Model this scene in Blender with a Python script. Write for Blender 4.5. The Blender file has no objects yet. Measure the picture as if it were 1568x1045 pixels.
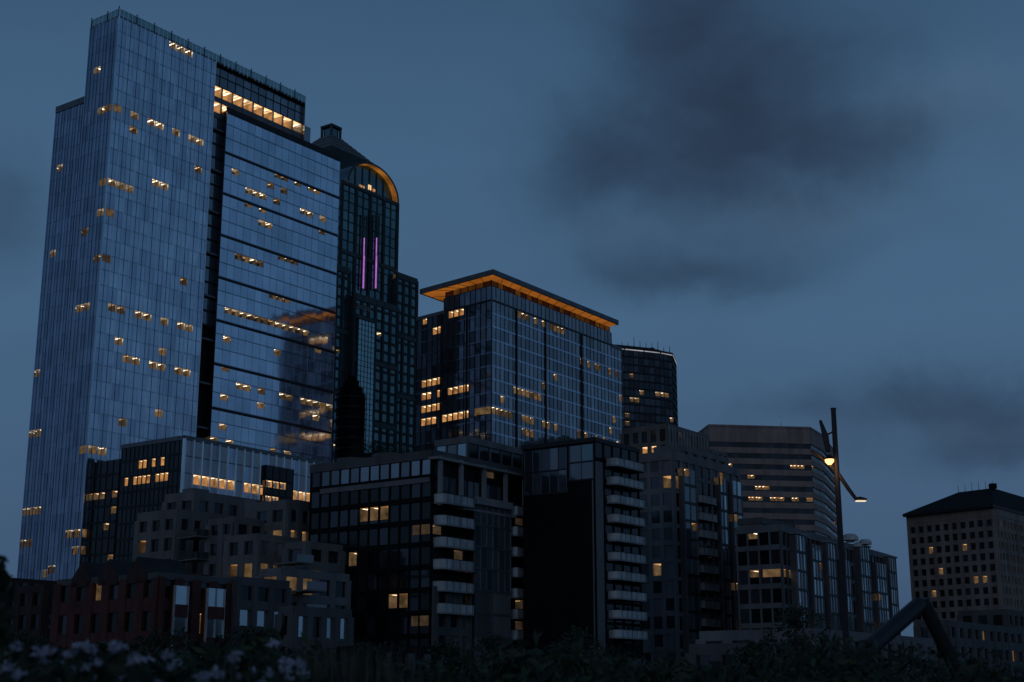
import bpy, math, random
from mathutils import Vector
random.seed(7)
S=bpy.context.scene
# ------------------------------------------------------------------ camera
F=2178.0; TH=math.atan(544/F); EYE=1.7
cT,sT=math.cos(TH),math.sin(TH)
cam=bpy.data.cameras.new("camera"); co=bpy.data.objects.new("camera",cam); S.collection.objects.link(co)
cam.sensor_width=36; cam.lens=36*F/1568; cam.clip_end=9000; cam.clip_start=0.1
co.location=(0,0,EYE); co.rotation_euler=(math.pi/2+TH,0,0)
cam.dof.use_dof=True; cam.dof.focus_distance=250; cam.dof.aperture_fstop=4.0
S.camera=co
S.view_settings.view_transform='Standard'; S.view_settings.look='None'; S.view_settings.exposure=0
# ------------------------------------------------------------------ placement helpers (image pixels at chosen depths -> metres)
def ray(px,py):
    xc=(px-784)/F; yc=-(py-522.5)/F
    return Vector((xc,cT-yc*sT,sT+yc*cT))
def at(px,py,D):
    r=ray(px,py); r=r*(D/r.y); return Vector((r.x,r.y,r.z+EYE))
def xy(px,py,D):
    p=at(px,py,D); return Vector((p.x,p.y))
def zat(P,py):
    yc=-(py-522.5)/F
    return EYE+P.y*(sT+yc*cT)/(cT-yc*sT)
def dirv(az):
    a=math.radians(az); return Vector((math.sin(a),math.cos(a)))
def along(P,az,px,py):
    d=dirv(az); h=ray(px,py)
    det=d.x*(-h.y)+h.x*d.y
    t=((-P.x)*(-h.y)+h.x*(-P.y))/det
    return P+d*t
# ------------------------------------------------------------------ materials
MATS={}
def newmat(n):
    m=bpy.data.materials.new(n); m.use_nodes=True; MATS[n]=m
    nt=m.node_tree; return m,nt,nt.nodes['Principled BSDF']
def surf(n,col,rough=0.7,metal=0.0,var=0.25,scale=0.4,spec=0.3,streak=True,bump=0.0,bscale=5):
    m,nt,b=newmat(n)
    tc=nt.nodes.new('ShaderNodeTexCoord'); mp=nt.nodes.new('ShaderNodeMapping')
    nt.links.new(tc.outputs['Object'],mp.inputs[0])
    mp.inputs['Scale'].default_value=(1,1,0.25 if streak else 1)
    no=nt.nodes.new('ShaderNodeTexNoise'); no.inputs['Scale'].default_value=scale; no.inputs['Detail'].default_value=6
    nt.links.new(mp.outputs[0],no.inputs['Vector'])
    cr=nt.nodes.new('ShaderNodeValToRGB')
    cr.color_ramp.elements[0].position=0.3; cr.color_ramp.elements[1].position=0.7
    cr.color_ramp.elements[0].color=(*[c*(1-var) for c in col],1)
    cr.color_ramp.elements[1].color=(*[min(1,c*(1+var)) for c in col],1)
    nt.links.new(no.outputs['Fac'],cr.inputs[0]); nt.links.new(cr.outputs[0],b.inputs['Base Color'])
    b.inputs['Roughness'].default_value=rough; b.inputs['Metallic'].default_value=metal
    b.inputs['Specular IOR Level'].default_value=spec
    if bump>0:
        n2=nt.nodes.new('ShaderNodeTexNoise'); n2.inputs['Scale'].default_value=bscale
        nt.links.new(tc.outputs['Object'],n2.inputs['Vector'])
        bp=nt.nodes.new('ShaderNodeBump'); bp.inputs['Strength'].default_value=bump; bp.inputs['Distance'].default_value=0.05
        nt.links.new(n2.outputs['Fac'],bp.inputs['Height']); nt.links.new(bp.outputs[0],b.inputs['Normal'])
    return m
def glass(n,col,metal=0.8,rough=0.08):
    return surf(n,col,rough=rough,metal=metal,var=0.14,scale=0.12,spec=0.5,streak=False,bump=0.06,bscale=0.35)
def emis(n,col,st,var=0.5,scale=0.6):
    m=bpy.data.materials.new(n); m.use_nodes=True; MATS[n]=m; nt=m.node_tree
    m.cycles.emission_sampling='NONE'
    nt.nodes.remove(nt.nodes['Principled BSDF'])
    e=nt.nodes.new('ShaderNodeEmission'); e.inputs[0].default_value=(*col,1)
    tc=nt.nodes.new('ShaderNodeTexCoord'); no=nt.nodes.new('ShaderNodeTexNoise'); no.inputs['Scale'].default_value=scale
    nt.links.new(tc.outputs['Object'],no.inputs['Vector'])
    mr=nt.nodes.new('ShaderNodeMapRange'); mr.inputs[1].default_value=.3; mr.inputs[2].default_value=.7
    mr.inputs[3].default_value=st*(1-var); mr.inputs[4].default_value=st*(1+var)
    nt.links.new(no.outputs['Fac'],mr.inputs[0]); nt.links.new(mr.outputs[0],e.inputs[1])
    nt.links.new(e.outputs[0],nt.nodes['Material Output'].inputs[0])
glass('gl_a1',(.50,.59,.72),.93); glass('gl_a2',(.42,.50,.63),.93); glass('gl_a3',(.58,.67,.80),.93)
glass('gl_l1',(.29,.33,.42),.9); glass('gl_l2',(.23,.27,.35),.9)  # darker tower glass: the shaded left face's tone is put into the colour
glass('gl_b1',(.10,.18,.20),.7); glass('gl_b2',(.14,.235,.25),.7)
glass('gl_bb',(.30,.46,.48),.8)
glass('gl_c1',(.26,.29,.33),.8); glass('gl_c2',(.20,.225,.26),.8); glass('gl_c3',(.34,.37,.41),.8)
glass('gl_d1',(.06,.07,.083),.6); glass('gl_d2',(.036,.043,.05),.6); glass('gl_d3',(.16,.18,.20),.7)
glass('gl_k1',(.008,.009,.011),.2,.2); glass('gl_k2',(.016,.018,.02),.3,.2)
glass('gl_w1',(.56,.67,.70),.85,.12); glass('gl_w2',(.36,.46,.49),.8,.12)
surf('mull_pale',(.74,.80,.88),.35,.8); surf('mull_dark',(.025,.027,.032),.5,.3); surf('mull_grey',(.15,.16,.18),.5,.4)
surf('concrete',(.29,.29,.285)); surf('concrete_dk',(.10,.10,.102)); surf('concrete_md',(.165,.165,.168)); surf('stone',(.175,.168,.16)); surf('stone_tan',(.35,.25,.215)); surf('stone_hotel',(.25,.205,.178))
surf('brick',(.095,.032,.026),scale=1.5); surf('brick_dk',(.05,.026,.023),scale=1.5); surf('granite_green',(.032,.052,.054)); surf('granite_lt',(.07,.092,.092))
surf('charcoal',(.008,.008,.009),.8,spec=.15); surf('roofing',(.04,.04,.042),.9,streak=False); surf('white_panel',(.46,.485,.485),.5,var=.35,scale=.8)
surf('asphalt',(.05,.05,.05),.9,streak=False,scale=2); surf('paving',(.25,.245,.235),.9,streak=False,scale=2); surf('paint',(.75,.75,.73),.7,var=.1)
surf('soil_grass',(.03,.04,.02),.95,streak=False,scale=1)
surf('bark',(.05,.04,.03),.9,scale=6); surf('leaf1',(.03,.045,.02),.7,scale=3); surf('leaf2',(.05,.065,.028),.7,scale=3); surf('leaf3',(.016,.024,.012),.7,scale=3)
surf('straw',(.20,.155,.11),.8,scale=3); surf('petal',(.40,.39,.46),.7,scale=3)
surf('steel',(.035,.036,.04),.55,.4); surf('galv',(.09,.09,.096),.5,.4); surf('copper_soffit',(.16,.07,.03),.6)
W=(1.0,.60,.28)
emis('lit_wall',W,.10,.6); emis('lit_ceil',(1,.70,.44),.28,.6); emis('lit_strip',(1,.78,.52),3.8,.5,.25); emis('lit_orange',(1,.45,.15),.38,.6,.4)
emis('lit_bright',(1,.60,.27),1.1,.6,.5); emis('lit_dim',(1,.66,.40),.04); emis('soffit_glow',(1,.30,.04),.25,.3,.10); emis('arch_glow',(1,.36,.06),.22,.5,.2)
emis('storey_glow',(1,.33,.06),.05,.9,.12)  # orange canopy light painted onto recessed storey panels as emission
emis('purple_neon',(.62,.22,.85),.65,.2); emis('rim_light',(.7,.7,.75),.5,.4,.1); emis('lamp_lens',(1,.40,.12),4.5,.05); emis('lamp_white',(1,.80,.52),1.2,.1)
# ------------------------------------------------------------------ mesh builder
class MB:
    def __init__(s,name): s.n=name; s.v=[]; s.f=[]; s.m=[]; s.slots=[]
    def mi(s,m):
        if m not in s.slots: s.slots.append(m)
        return s.slots.index(m)
    def poly(s,pts,m):
        b=len(s.v); s.v.extend([tuple(p) for p in pts]); s.f.append(tuple(range(b,b+len(pts)))); s.m.append(s.mi(m))
    def box(s,P0,U,N,u0,u1,n0,n1,z0,z1,m):
        def q(u,n,z):
            p=P0+U*u+N*n; return (p.x,p.y,z)
        b=len(s.v)
        s.v.extend([q(u0,n0,z0),q(u1,n0,z0),q(u1,n1,z0),q(u0,n1,z0),q(u0,n0,z1),q(u1,n0,z1),q(u1,n1,z1),q(u0,n1,z1)])
        k=s.mi(m)
        for f in ((0,1,2,3),(4,7,6,5),(0,4,5,1),(1,5,6,2),(2,6,7,3),(3,7,4,0)):
            s.f.append(tuple(b+i for i in f)); s.m.append(k)
    def prism(s,pts,z0,z1,m,cap=None):
        n=len(pts)
        s.poly([(p[0],p[1],z1) for p in pts],cap or m); s.poly([(p[0],p[1],z0) for p in reversed(pts)],m)
        for i in range(n):
            a,b=pts[i],pts[(i+1)%n]
            s.poly([(a[0],a[1],z0),(b[0],b[1],z0),(b[0],b[1],z1),(a[0],a[1],z1)],m)
    def tube(s,pts,rads,m,k=10):
        rings=[]
        for i,p in enumerate(pts):
            p=Vector(p)
            a=Vector(pts[max(0,i-1)]); b=Vector(pts[min(len(pts)-1,i+1)])
            t=(b-a).normalized(); x=t.orthogonal().normalized(); y=t.cross(x)
            if i>0:
                x=(px_-t*px_.dot(t)).normalized(); y=t.cross(x)
            px_=x
            base=len(s.v)
            for j in range(k):
                an=2*math.pi*j/k
                s.v.append(tuple(p+(x*math.cos(an)+y*math.sin(an))*rads[i]))
            rings.append(base)
        mi=s.mi(m)
        for a,b in zip(rings,rings[1:]):
            for j in range(k):
                s.f.append((a+j,a+(j+1)%k,b+(j+1)%k,b+j)); s.m.append(mi)
        s.f.append(tuple(rings[0]+j for j in range(k))); s.m.append(mi)
        s.f.append(tuple(rings[-1]+j for j in range(k))); s.m.append(mi)
    def done(s,smooth=False):
        me=bpy.data.meshes.new(s.n); me.from_pydata(s.v,[],s.f)
        for m in s.slots: me.materials.append(MATS[m])
        me.polygons.foreach_set('material_index',s.m)
        if smooth: me.polygons.foreach_set('use_smooth',[True]*len(s.f))
        me.update(); o=bpy.data.objects.new(s.n,me); S.collection.objects.link(o); return o
def fr(P0,P1):
    U=(P1-P0); L=U.length; U=U/L; return U,Vector((U.y,-U.x)),L
def room(mb,P0,U,N,u0,u1,z0,z1,d,style):
    def q(u,n,z):
        p=P0+U*u+N*n; return (p.x,p.y,z)
    if style=='office' and random.random()<.25: style='dim'
    wall,ceil,strip={'office':('lit_wall','lit_ceil','lit_strip'),'orange':('lit_orange','lit_bright','lit_strip'),
                     'dim':('lit_dim','lit_wall','lit_bright'),'home':('lit_wall','lit_orange','lit_bright'),'warm':('lit_wall','lit_orange','lit_strip')}[style]
    mb.poly([q(u0,-d,z0),q(u1,-d,z0),q(u1,-d,z1),q(u0,-d,z1)],wall)
    mb.poly([q(u0,0,z1),q(u1,0,z1),q(u1,-d,z1),q(u0,-d,z1)],ceil)
    mb.poly([q(u0,0,z0),q(u1,0,z0),q(u1,-d,z0),q(u0,-d,z0)],'roofing')
    mb.poly([q(u0,0,z0),q(u0,-d,z0),q(u0,-d,z1),q(u0,0,z1)],wall)
    mb.poly([q(u1,0,z0),q(u1,-d,z0),q(u1,-d,z1),q(u1,0,z1)],wall)
    w=u1-u0; k=max(2,round(w/1.3))
    for i in range(k):
        if random.random()<.3: continue
        c=u0+w*(i+.5)/k; h=.19 if style!='home' else .25
        n0=-.2-random.random()*.8; n1=-d*(.5+.45*random.random())
        mb.poly([q(c-h,n0,z1-.06),q(c+h,n0,z1-.06),q(c+h,n1,z1-.06),q(c-h,n1,z1-.06)],strip)
def facade(mb,P0,P1,z0,z1,bay=3,floor=4,gl=('gl_d1',),mull=(.12,.15,'mull_dark'),span=(.6,.08,'mull_dark'),sub=None,
           lit=(),litp=0,style='office',tilt=.015,rd=3.2,rows=None,revel=None,litrun=1,frac=.5):
    U,N,L=fr(P0,P1); nu=max(1,round(L/bay)); nv=max(1,round((z1-z0)/floor)); bw=L/nu; fh=(z1-z0)/nv
    S_=set()
    for t in lit:
        r=ray(t[0],t[1]); den=r.x*N.x+r.y*N.y
        if den>=0: continue
        k=(P0.x*N.x+P0.y*N.y)/den
        u=(r.x*k-P0.x)*U.x+(r.y*k-P0.y)*U.y; v=r.z*k+EYE-z0
        if 0<=u<L and 0<=v<z1-z0: S_.add((int(u/bw),int(v/fh)))
    for j in range(nv):
        hot=random.random()
        for i in range(nu):
            if litp and random.random()<litp*(3 if hot<.2 else .6): 
                for q_ in range(random.randint(1,litrun)):
                    if i+q_<nu: S_.add((i+q_,j))
            if rows and rows(i/nu,j,nv): S_.add((i,j))
    sh=span[0] if span else .0
    for j in range(nv):
        a=z0+j*fh; b=a+fh
        for i in range(nu):
            u0=i*bw; u1=u0+bw; bb=b
            if (i,j) in S_:
                lo=a+sh*.9 if (style=='home') else b-(fh-sh)*frac
                room(mb,P0,U,N,u0,u1,lo,b,rd,style)
                if style=='home': continue
                bb=lo
            g=gl[int(random.random()*len(gl))]
            tx=(random.random()-.5)*tilt*bw; tz=(random.random()-.5)*tilt*fh
            def q(u,n,z):
                p=P0+U*u+N*(n-.03); return (p.x,p.y,z)
            mb.poly([q(u0,-tx-tz,a),q(u1,tx-tz,a),q(u1,tx+tz,bb),q(u0,-tx+tz,bb)],g)
    if mull:
        w,d,m=mull
        for i in range(nu+1):
            u=i*bw
            mb.box(P0,U,N,u-w/2,u+w/2,-.2,d,z0,z1,m)
    if sub:
        w,d,m=sub
        for i in range(nu):
            u=(i+.5)*bw; mb.box(P0,U,N,u-w/2,u+w/2,-.15,d,z0,z1-.01,m)
    if span:
        h,d,m=span
        for j in range(nv):
            a=z0+j*fh
            mb.box(P0,U,N,.003,L-.003,-.18,d,a,a+h,m)
    if revel:
        n_,h,d,m=revel
        for j in range(nv,0,-n_):
            a=z0+j*fh; mb.box(P0,U,N,.004,L-.004,-.16,d,a-h,a-.002,m)
    return U,N,L
def wall(mb,P0,P1,z0,z1,m):
    mb.poly([(P0.x,P0.y,z0),(P1.x,P1.y,z0),(P1.x,P1.y,z1),(P0.x,P0.y,z1)],m)
def parapet(mb,P0,P1,z,h,m,o=.2):
    U,N,L=fr(P0,P1); mb.box(P0,U,N,-o+.01,L+o-.01,-.35,o,z-.3,z+h,m)
def block(mb,C,L,R,z0,z1,fL=None,fR=None,back='concrete_dk',roof='roofing',par=.8,pm=None):
    B=L+R-C
    if isinstance(fL,str): wall(mb,L,C,z0,z1,fL)
    elif fL is not None: facade(mb,L,C,z0,z1,**fL)
    if isinstance(fR,str): wall(mb,C,R,z0,z1,fR)
    elif fR is not None: facade(mb,C,R,z0,z1,**fR)
    wall(mb,R,B,z0,z1,back); wall(mb,B,L,z0,z1,back)
    mb.poly([(p.x,p.y,z1) for p in (C,R,B,L)],roof)
    if par:
        pm=pm or back
        for a,b in ((L,C),(C,R)): 
            U,N,l=fr(a,b); mb.box(a,U,N,0 if a is C else -.2,l if b is C else l+.2,-.3,.2 if a is C else .203,z1-.2,z1+par,pm)
        for a,b in ((R,B),(B,L)):
            U,N,l=fr(a,b); mb.box(a,U,N,.21,l-.21,-.3,.15,z1-.2,z1+par-.01,pm)
    return B
AR,AL=36,-54
def lrc(cx,cy,D,lx,rx,ar=AR,al=AL):
    C=xy(cx,cy,D); return C,along(C,al,lx,cy),along(C,ar,rx,cy),zat(C,cy)
# ================================================================== glass_skyscraper
GA=('gl_a1','gl_a1','gl_a2','gl_a3')
mb=MB('glass_skyscraper')
C=xy(182,26,340); ZA=zat(C,26)
LL=along(C,AL,139,44); M=along(C,AR,330,95); E=along(C,AR,468,150); LW=along(LL,AL,80,160)
ZL=zat(LL,150)
litA=[(150,108),(157,172),(164,174),(183,168),(203,173),(228,186),(250,195),(266,203),(291,212),(310,218),(167,288),(183,292),(194,296),
 (281,427),(170,470),(188,476),(214,482),(225,484),(246,492),(270,502),(293,507),(120,477),(128,475),(185,530),(190,552),(210,558),(230,563),
 (246,566),(270,576),(290,582),(302,262),(147,413),(250,545),(205,212),(158,320),(60,577),(47,579),(60,680),(50,682),
 (60,783),(52,783),(45,785),(38,786),(30,788),(45,840),(38,841),(30,842),(85,400),(120,822),(112,823),(78,885),(70,886),(95,270),(240,640),(190,650),(150,708),(138,706)]
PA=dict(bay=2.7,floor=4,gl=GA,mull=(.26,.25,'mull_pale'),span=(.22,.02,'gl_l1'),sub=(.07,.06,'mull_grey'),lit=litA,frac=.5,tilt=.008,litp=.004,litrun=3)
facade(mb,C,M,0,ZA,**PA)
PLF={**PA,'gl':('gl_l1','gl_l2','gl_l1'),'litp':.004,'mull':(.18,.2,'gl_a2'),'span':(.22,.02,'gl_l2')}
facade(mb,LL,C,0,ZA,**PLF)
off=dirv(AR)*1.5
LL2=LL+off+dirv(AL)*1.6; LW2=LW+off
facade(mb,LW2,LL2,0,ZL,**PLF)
wall(mb,LL+dirv(AR)*5+dirv(AL)*2,LL,0,ZL,'charcoal')
wall(mb,LL2,LL2+dirv(AR)*4,0,ZL,'gl_k1')
bw_=dirv(AR)*30
wall(mb,LW2+bw_,LW2,0,ZL,'gl_a2'); mb.poly([(p.x,p.y,ZL) for p in (LW2,LL2,LL2+bw_,LW2+bw_)],'roofing')
parapet(mb,LW2,LL2,ZL,1.5,'mull_grey')
dep=dirv(AL)*((LL-C).length)
wall(mb,E,E+dep,0,ZA,'gl_c1'); wall(mb,E+dep,LL,0,ZA,'gl_c1')
mb.poly([(p.x,p.y,ZA) for p in (C,E,E+dep,LL)],'roofing')
ib=dirv(AL)*1.2
B0=M+ib; B1=E+ib
zr1=zat(M,127); zr0=zat(M,175)
facade(mb,B0,B1,zr1,ZA,bay=2.9,floor=3.5,gl=('gl_c1','gl_c2'),mull=(.12,.1,'mull_dark'),span=(.3,.06,'mull_dark'))
facade(mb,B0,B1,zr0,zr1,bay=4.2,floor=(zr1-zr0)/2.02,gl=('gl_c2',),mull=(.3,.3,'mull_grey'),span=(1.5,.25,'mull_grey'),rows=lambda u,j,n:True,style='orange',rd=5,frac=1)
facade(mb,B0,B1,zr0-60,zr0,bay=3,floor=4,gl=('gl_c2',),mull=(.1,.1,'mull_dark'))
E2=along(E,AR,477,200)
mb.box(E,*fr(M,E)[:2],0,(E2-E).length,-14,-.4,0,zat(E2,196),'gl_c1')
W0=along(C,AR,346,168)+dirv(AL)*-.6
ZW=zat(W0,170)
U,N,_=fr(C,M)
sl=dirv(AL)*3.2
facade(mb,M+sl,W0+sl+dirv(AR)*.5,0,zr0,bay=4,floor=4,gl=('gl_k1','gl_k2'),mull=None,span=(.4,.15,'mull_dark'),lit=[(322,345),(322,440),(318,490),(322,260),(330,560)])
wall(mb,M,M+sl,0,zr0,'charcoal')
nz=int(zr0/12)
for k in range(nz+1): 
    z=zr0-4-k*12.0; mb.box(M,U,N,0.05,(W0-M).length-.05,-2.5,-.2,z,z+.5,'mull_grey')
W1=along(W0,AR,521,245)
litW=[(425,270),(440,278),(455,285),(473,292),(490,300),(378,293),(395,300),(405,305),(418,287),(432,292),(420,310),(360,270),(375,322),(385,328),(400,330),(490,345),(490,362),
(370,410),(378,412),(385,415),(395,420),(415,450),(438,456),(432,462),(430,498),(345,525),(460,510),(484,540),(425,547),(342,560),(370,600),
(380,607),(400,610),(430,620),(445,625),(460,630),(396,635),(470,632),(485,637),(340,622),(340,670),(330,672),(348,674),(420,690),(440,697)]
litW+=[(348+i*8,478+i*2.5) for i in range(16)]  # run of glowing rooms added to stand for a reflected band of light
facade(mb,W0,W1,0,ZW,bay=2.7,floor=4,gl=('gl_a3','gl_a1','gl_a1','gl_a3'),mull=(.05,.03,'gl_l1'),span=(.22,.06,'gl_l2'),lit=litW,revel=(3,.7,.05,'mull_dark'),litp=.009,litrun=5,frac=.45,tilt=.008)
wd=dirv(AL)*30
wall(mb,W1,W1+wd,0,ZW,'gl_c1'); wall(mb,W0+sl*1.2,W0,0,ZW,'gl_k2')
mb.poly([(p.x,p.y,ZW) for p in (W0,W1,W1+wd,W0+wd)],'roofing')
parapet(mb,W0,W1,ZW,1.2,'mull_dark',.1)
for a,b in ((LL,C),(C,E)):
    U,N,L=fr(a,b)
    mb.box(a,U,N,0,L,-.25,-.1,ZA,ZA+.5,'mull_grey'); mb.box(a,U,N,0,L,-.25,-.05,ZA+2.3,ZA+2.55,'mull_pale')
    k=int(L/1.45)
    for i in range(k+1):
        mb.box(a,U,N,i*L/k-.09,i*L/k+.09,-.3,.02,ZA-.2,ZA+(3.1 if i%4==0 else 2.4),'mull_pale' if i%4 else 'mull_grey')
    mb.box(a,U,N,0,L,-.22,-.15,ZA+.5,ZA+2.3,'gl_bb')
mb.done()
# podium
mb=MB('glass_podium_building')
litP=[]
for i in range(15): litP.append((292+i*13,741+i*2.2)) 
for i in range(15): litP+= [(292+i*13,754+i*2.0)]
litP+= [(215,712),(225,710),(238,708),(250,706),(195,745),(205,743),(215,740),(228,738),(240,736),(252,734),(222,750),(245,745),(410,730),(420,735),(432,738),(455,768)]
Cp,Lp,Rp,Zp=lrc(282,672,322,188,502)
block(mb,Cp,Lp,Rp,0,Zp,dict(bay=1.6,floor=3.6,gl=('gl_k2','gl_d2'),lit=litP,style='orange',rd=5,mull=(.12,.1,'mull_dark'),frac=.6),
      dict(bay=2.7,floor=4,gl=('gl_c3','gl_a2','gl_c3'),lit=litP,style='orange',mull=(.42,.6,'mull_pale'),span=(.2,.08,'mull_grey'),frac=.6),roof='roofing',pm='mull_grey')
nC=along(Cp,AR,404,712); nE=along(Cp,AR,446,712); U,N,_=fr(Cp,Rp)
nC=nC+N*.9; nE=nE+N*.9
facade(mb,nC,nE,0,zat(nC,712),bay=2.6,floor=3.8,gl=('gl_k1',),mull=(.12,.1,'mull_dark'),lit=[(410,738),(418,760),(430,742),(436,760),(412,765),(425,765)],style='orange')
wall(mb,nC-N*.9,nC,0,zat(nC,712),'charcoal'); wall(mb,nE,nE-N*.9,0,zat(nC,712),'charcoal')
mb.poly([(p.x,p.y,zat(nC,712)) for p in (nC,nE,nE-N*.9,nC-N*.9)],'roofing')
P2=Lp+dirv(AL)*.5; P3=along(P2,AL,100,720)
z2=zat(P2,703)
lit2=[(100+i*6,764-i*.8) for i in range(10)]+[(175,765),(175,788),(175,762),(172,850),(120,822),(128,822)]
facade(mb,P3,P2,0,z2,bay=2.2,floor=3.7,gl=('gl_k2','gl_d2','gl_k1'),mull=(.1,.12,'mull_dark'),lit=lit2,style='warm',litp=.02)
wall(mb,P2,P2+bw_,0,z2,'charcoal'); wall(mb,P3+bw_,P3,0,z2,'charcoal'); mb.poly([(p.x,p.y,z2) for p in (P3,P2,P2+bw_,P3+bw_)],'roofing')
mb.done()
# ================================================================== arched_crown_skyscraper
mb=MB('arched_crown_skyscraper')
A0=xy(524,282,520); A1=along(A0,AR,609,300); za=zat(A0,276)
U,N,L=fr(A0,A1)
bk=-N*38
facade(mb,A0,A1,0,za,bay=L/4,floor=4,gl=('gl_b1','gl_b2','gl_b1'),mull=(1.3,.45,'granite_green'),sub=(.5,.2,'granite_green'),span=(.4,.1,'granite_green'),revel=(7,1.3,.5,'granite_lt'),litp=.004)
wall(mb,A1,A1+bk,0,za,'granite_green'); wall(mb,A1+bk,A0+bk,0,za,'granite_green')
facade(mb,A0+bk,A0,0,za,bay=4,floor=4,gl=('gl_b1',),mull=(1.2,.3,'granite_green'),span=(1.4,.15,'granite_green'))
mb.poly([(p.x,p.y,za) for p in (A0,A1,A1+bk,A0+bk)],'roofing')
cx=L*.53; rw=L*.47; rh=zat(A0+U*cx,252)-za
def arc(k,r=1.0,n=0):
    a=math.pi*k/24; p=A0+U*(cx-rw*r*math.cos(a))+N*n; return (p.x,p.y,za+rh*r*math.sin(a))
for k in range(24):
    mb.poly([arc(k,1,.8),arc(k+1,1,.8),arc(k+1,1,-30),arc(k,1,-30)],'gl_b2')
    mb.poly([arc(k,.93,.8),arc(k+1,.93,.8),arc(k+1,1,.8),arc(k,1,.8)],'granite_lt')
    mb.poly([arc(k,.93,.8),arc(k+1,.93,.8),arc(k+1,.93,-1.7),arc(k,.93,-1.7)],'arch_glow')  # warm light on the arch underside is put in as emission
mb.poly([arc(k,.93,-1.7) for k in range(25)],'gl_b1')
mb.poly([arc(k,1,-30) for k in range(25)],'granite_green')
for f_ in (.2,.35,.5,.65,.8): 
    mb.box(A0,U,N,cx-rw*.9+f_*1.8*rw-.15,cx-rw*.9+f_*1.8*rw+.15,-1.6,-1.3,za,za+rh*.9*math.sqrt(max(0,1-(2*f_-1)**2))*.95,'granite_lt')
mb.box(A0,U,N,cx-.6,cx+.9,-1.6,-1.4,za+1.5,za+3.5,'lit_bright'); mb.box(A0,U,N,cx-6,cx-3,-1.6,-1.4,za+.8,za+2,'lit_orange'); mb.box(A0,U,N,cx+2,cx+3.4,-1.6,-1.4,za+1.5,za+2.6,'lit_orange')
pc=at(507,205,560); pz0=zat(Vector((pc.x,pc.y)),250); pz1=zat(Vector((pc.x,pc.y)),213); pz2=zat(Vector((pc.x,pc.y)),195)
def sq(c,r,z): 
    return [(c.x+(U*a+N*b).x*r,c.y+(U*a+N*b).y*r,z) for a,b in ((-1,1),(1,1),(1,-1),(-1,-1))]
steps=8
for k in range(steps):
    r=13.5-(13.5-3.2)*k/steps; z=pz0+(pz1-pz0)*k/steps; z_=pz0+(pz1-pz0)*(k+1)/steps; r2=13.5-(13.5-3.2)*(k+1)/steps
    a=sq(pc,r,z); b=sq(pc,r2+.3,z_)
    for i in range(4): mb.poly([a[i],a[(i+1)%4],b[(i+1)%4],b[i]],'concrete_md' if k%2 else 'granite_lt')
    mb.poly(sq(pc,r2+.3,z_),'granite_green')
mb.prism([p[:2] for p in sq(pc,14,0)],za-5,pz0,'granite_green')
for i in range(4):
    p=sq(pc,2.7,0)[i]; mb.box(Vector(p[:2]),U,N,-.4,.4,-.4,.4,pz1,pz2-1,'granite_lt')
mb.prism([p[:2] for p in sq(pc,2.2,0)],pz1,pz2-1,'gl_b1'); mb.prism([p[:2] for p in sq(pc,3.2,0)],pz2-1,pz2,'granite_green')
def shoulder(px0,px1,py,n,**k):
    a=along(A0,AR,px0,py)+N*n; b=along(A0,AR,px1,py)+N*n; z=zat(a,py)
    facade(mb,a,b,0,z,**k); mb.poly([(p.x,p.y,z) for p in (a,b,b-N*30,a-N*30)],'granite_green')
    wall(mb,a-N*30,a,0,z,'granite_green'); wall(mb,b,b-N*30,0,z,'granite_green'); parapet(mb,a,b,z,1,'granite_lt')
    return a,b,z
sk=dict(floor=4,gl=('gl_b1','gl_b1','gl_b2'),span=(1.1,.12,'granite_green'),mull=(1.2,.4,'granite_green'),revel=(6,1.6,.5,'granite_lt'),litp=.015)
shoulder(602,633,420,2,bay=3.6,**sk)
shoulder(480,530,398,2,bay=3.6,**sk)
shoulder(566,600,462,3.2,bay=4,**sk)
a,b,z=shoulder(531,563,452,4.2,bay=3.6,**sk)
for i in range(4):
    u=1+i*2.0
    for (e0,e1,y0,y1) in ((0,1.5,0,.25),(0,1.5,1.3,1.55),(0,.25,.25,1.3),(1.25,1.5,.25,1.3),(.55,.95,.55,.95)):
        mb.box(a,U,N,u+e0,u+e1,.52,.62,z-5+y0,z-5+y1,'concrete')
ga=along(A0,AR,534,490)+N*5.2; gb=along(A0,AR,559,490)+N*5.2; gz=zat(ga,488)
facade(mb,ga,gb,0,gz,bay=2,floor=2,gl=('gl_bb','gl_w2','gl_bb'),mull=(.15,.1,'granite_green'),span=(.15,.08,'granite_green'))
mb.box(ga,U,N,-.8,(gb-ga).length+.8,-1,.4,gz,gz+1.2,'granite_lt'); wall(mb,ga-N*2,ga,0,gz,'granite_green'); wall(mb,gb,gb-N*2,0,gz,'granite_green')
for px in (555,574):
    p=along(A0,AR,px,400); 
    mb.box(p,U,N,-.32,.32,.5,.9,zat(p,442),zat(p,392),'purple_neon'); mb.box(p,U,N,-.16,.16,.5,.8,zat(p,391),zat(p,365),'purple_neon')
    for s_ in (-1,1): mb.box(p,U,N,s_*1.0-.2,s_*1.0+.2,.4,1.1,zat(p,445),zat(p,330),'granite_lt')
mb.done()
mb=MB('dark_stepped_tower')
c=at(538,590,430); 
zt=c.z
mb.prism([(c.x+4.5*math.cos(t*math.pi/8),c.y+4.5*math.sin(t*math.pi/8)) for t in range(16)],0,zt-3,'charcoal')
for k,(r,h0,h1) in enumerate(((3.6,-3,-1),(2.4,-1,1.2),(1.1,1.2,2.8))):
    mb.prism([(c.x+r*math.cos(t*math.pi/8),c.y+r*math.sin(t*math.pi/8)) for t in range(16)],zt+h0,zt+h1,'charcoal')
for k in range(int(zt/3.2)-2): mb.prism([(c.x+4.65*math.cos(t*math.pi/8),c.y+4.65*math.sin(t*math.pi/8)) for t in range(16)],zt-4.5-k*3.2,zt-4-k*3.2,'mull_dark')
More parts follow.
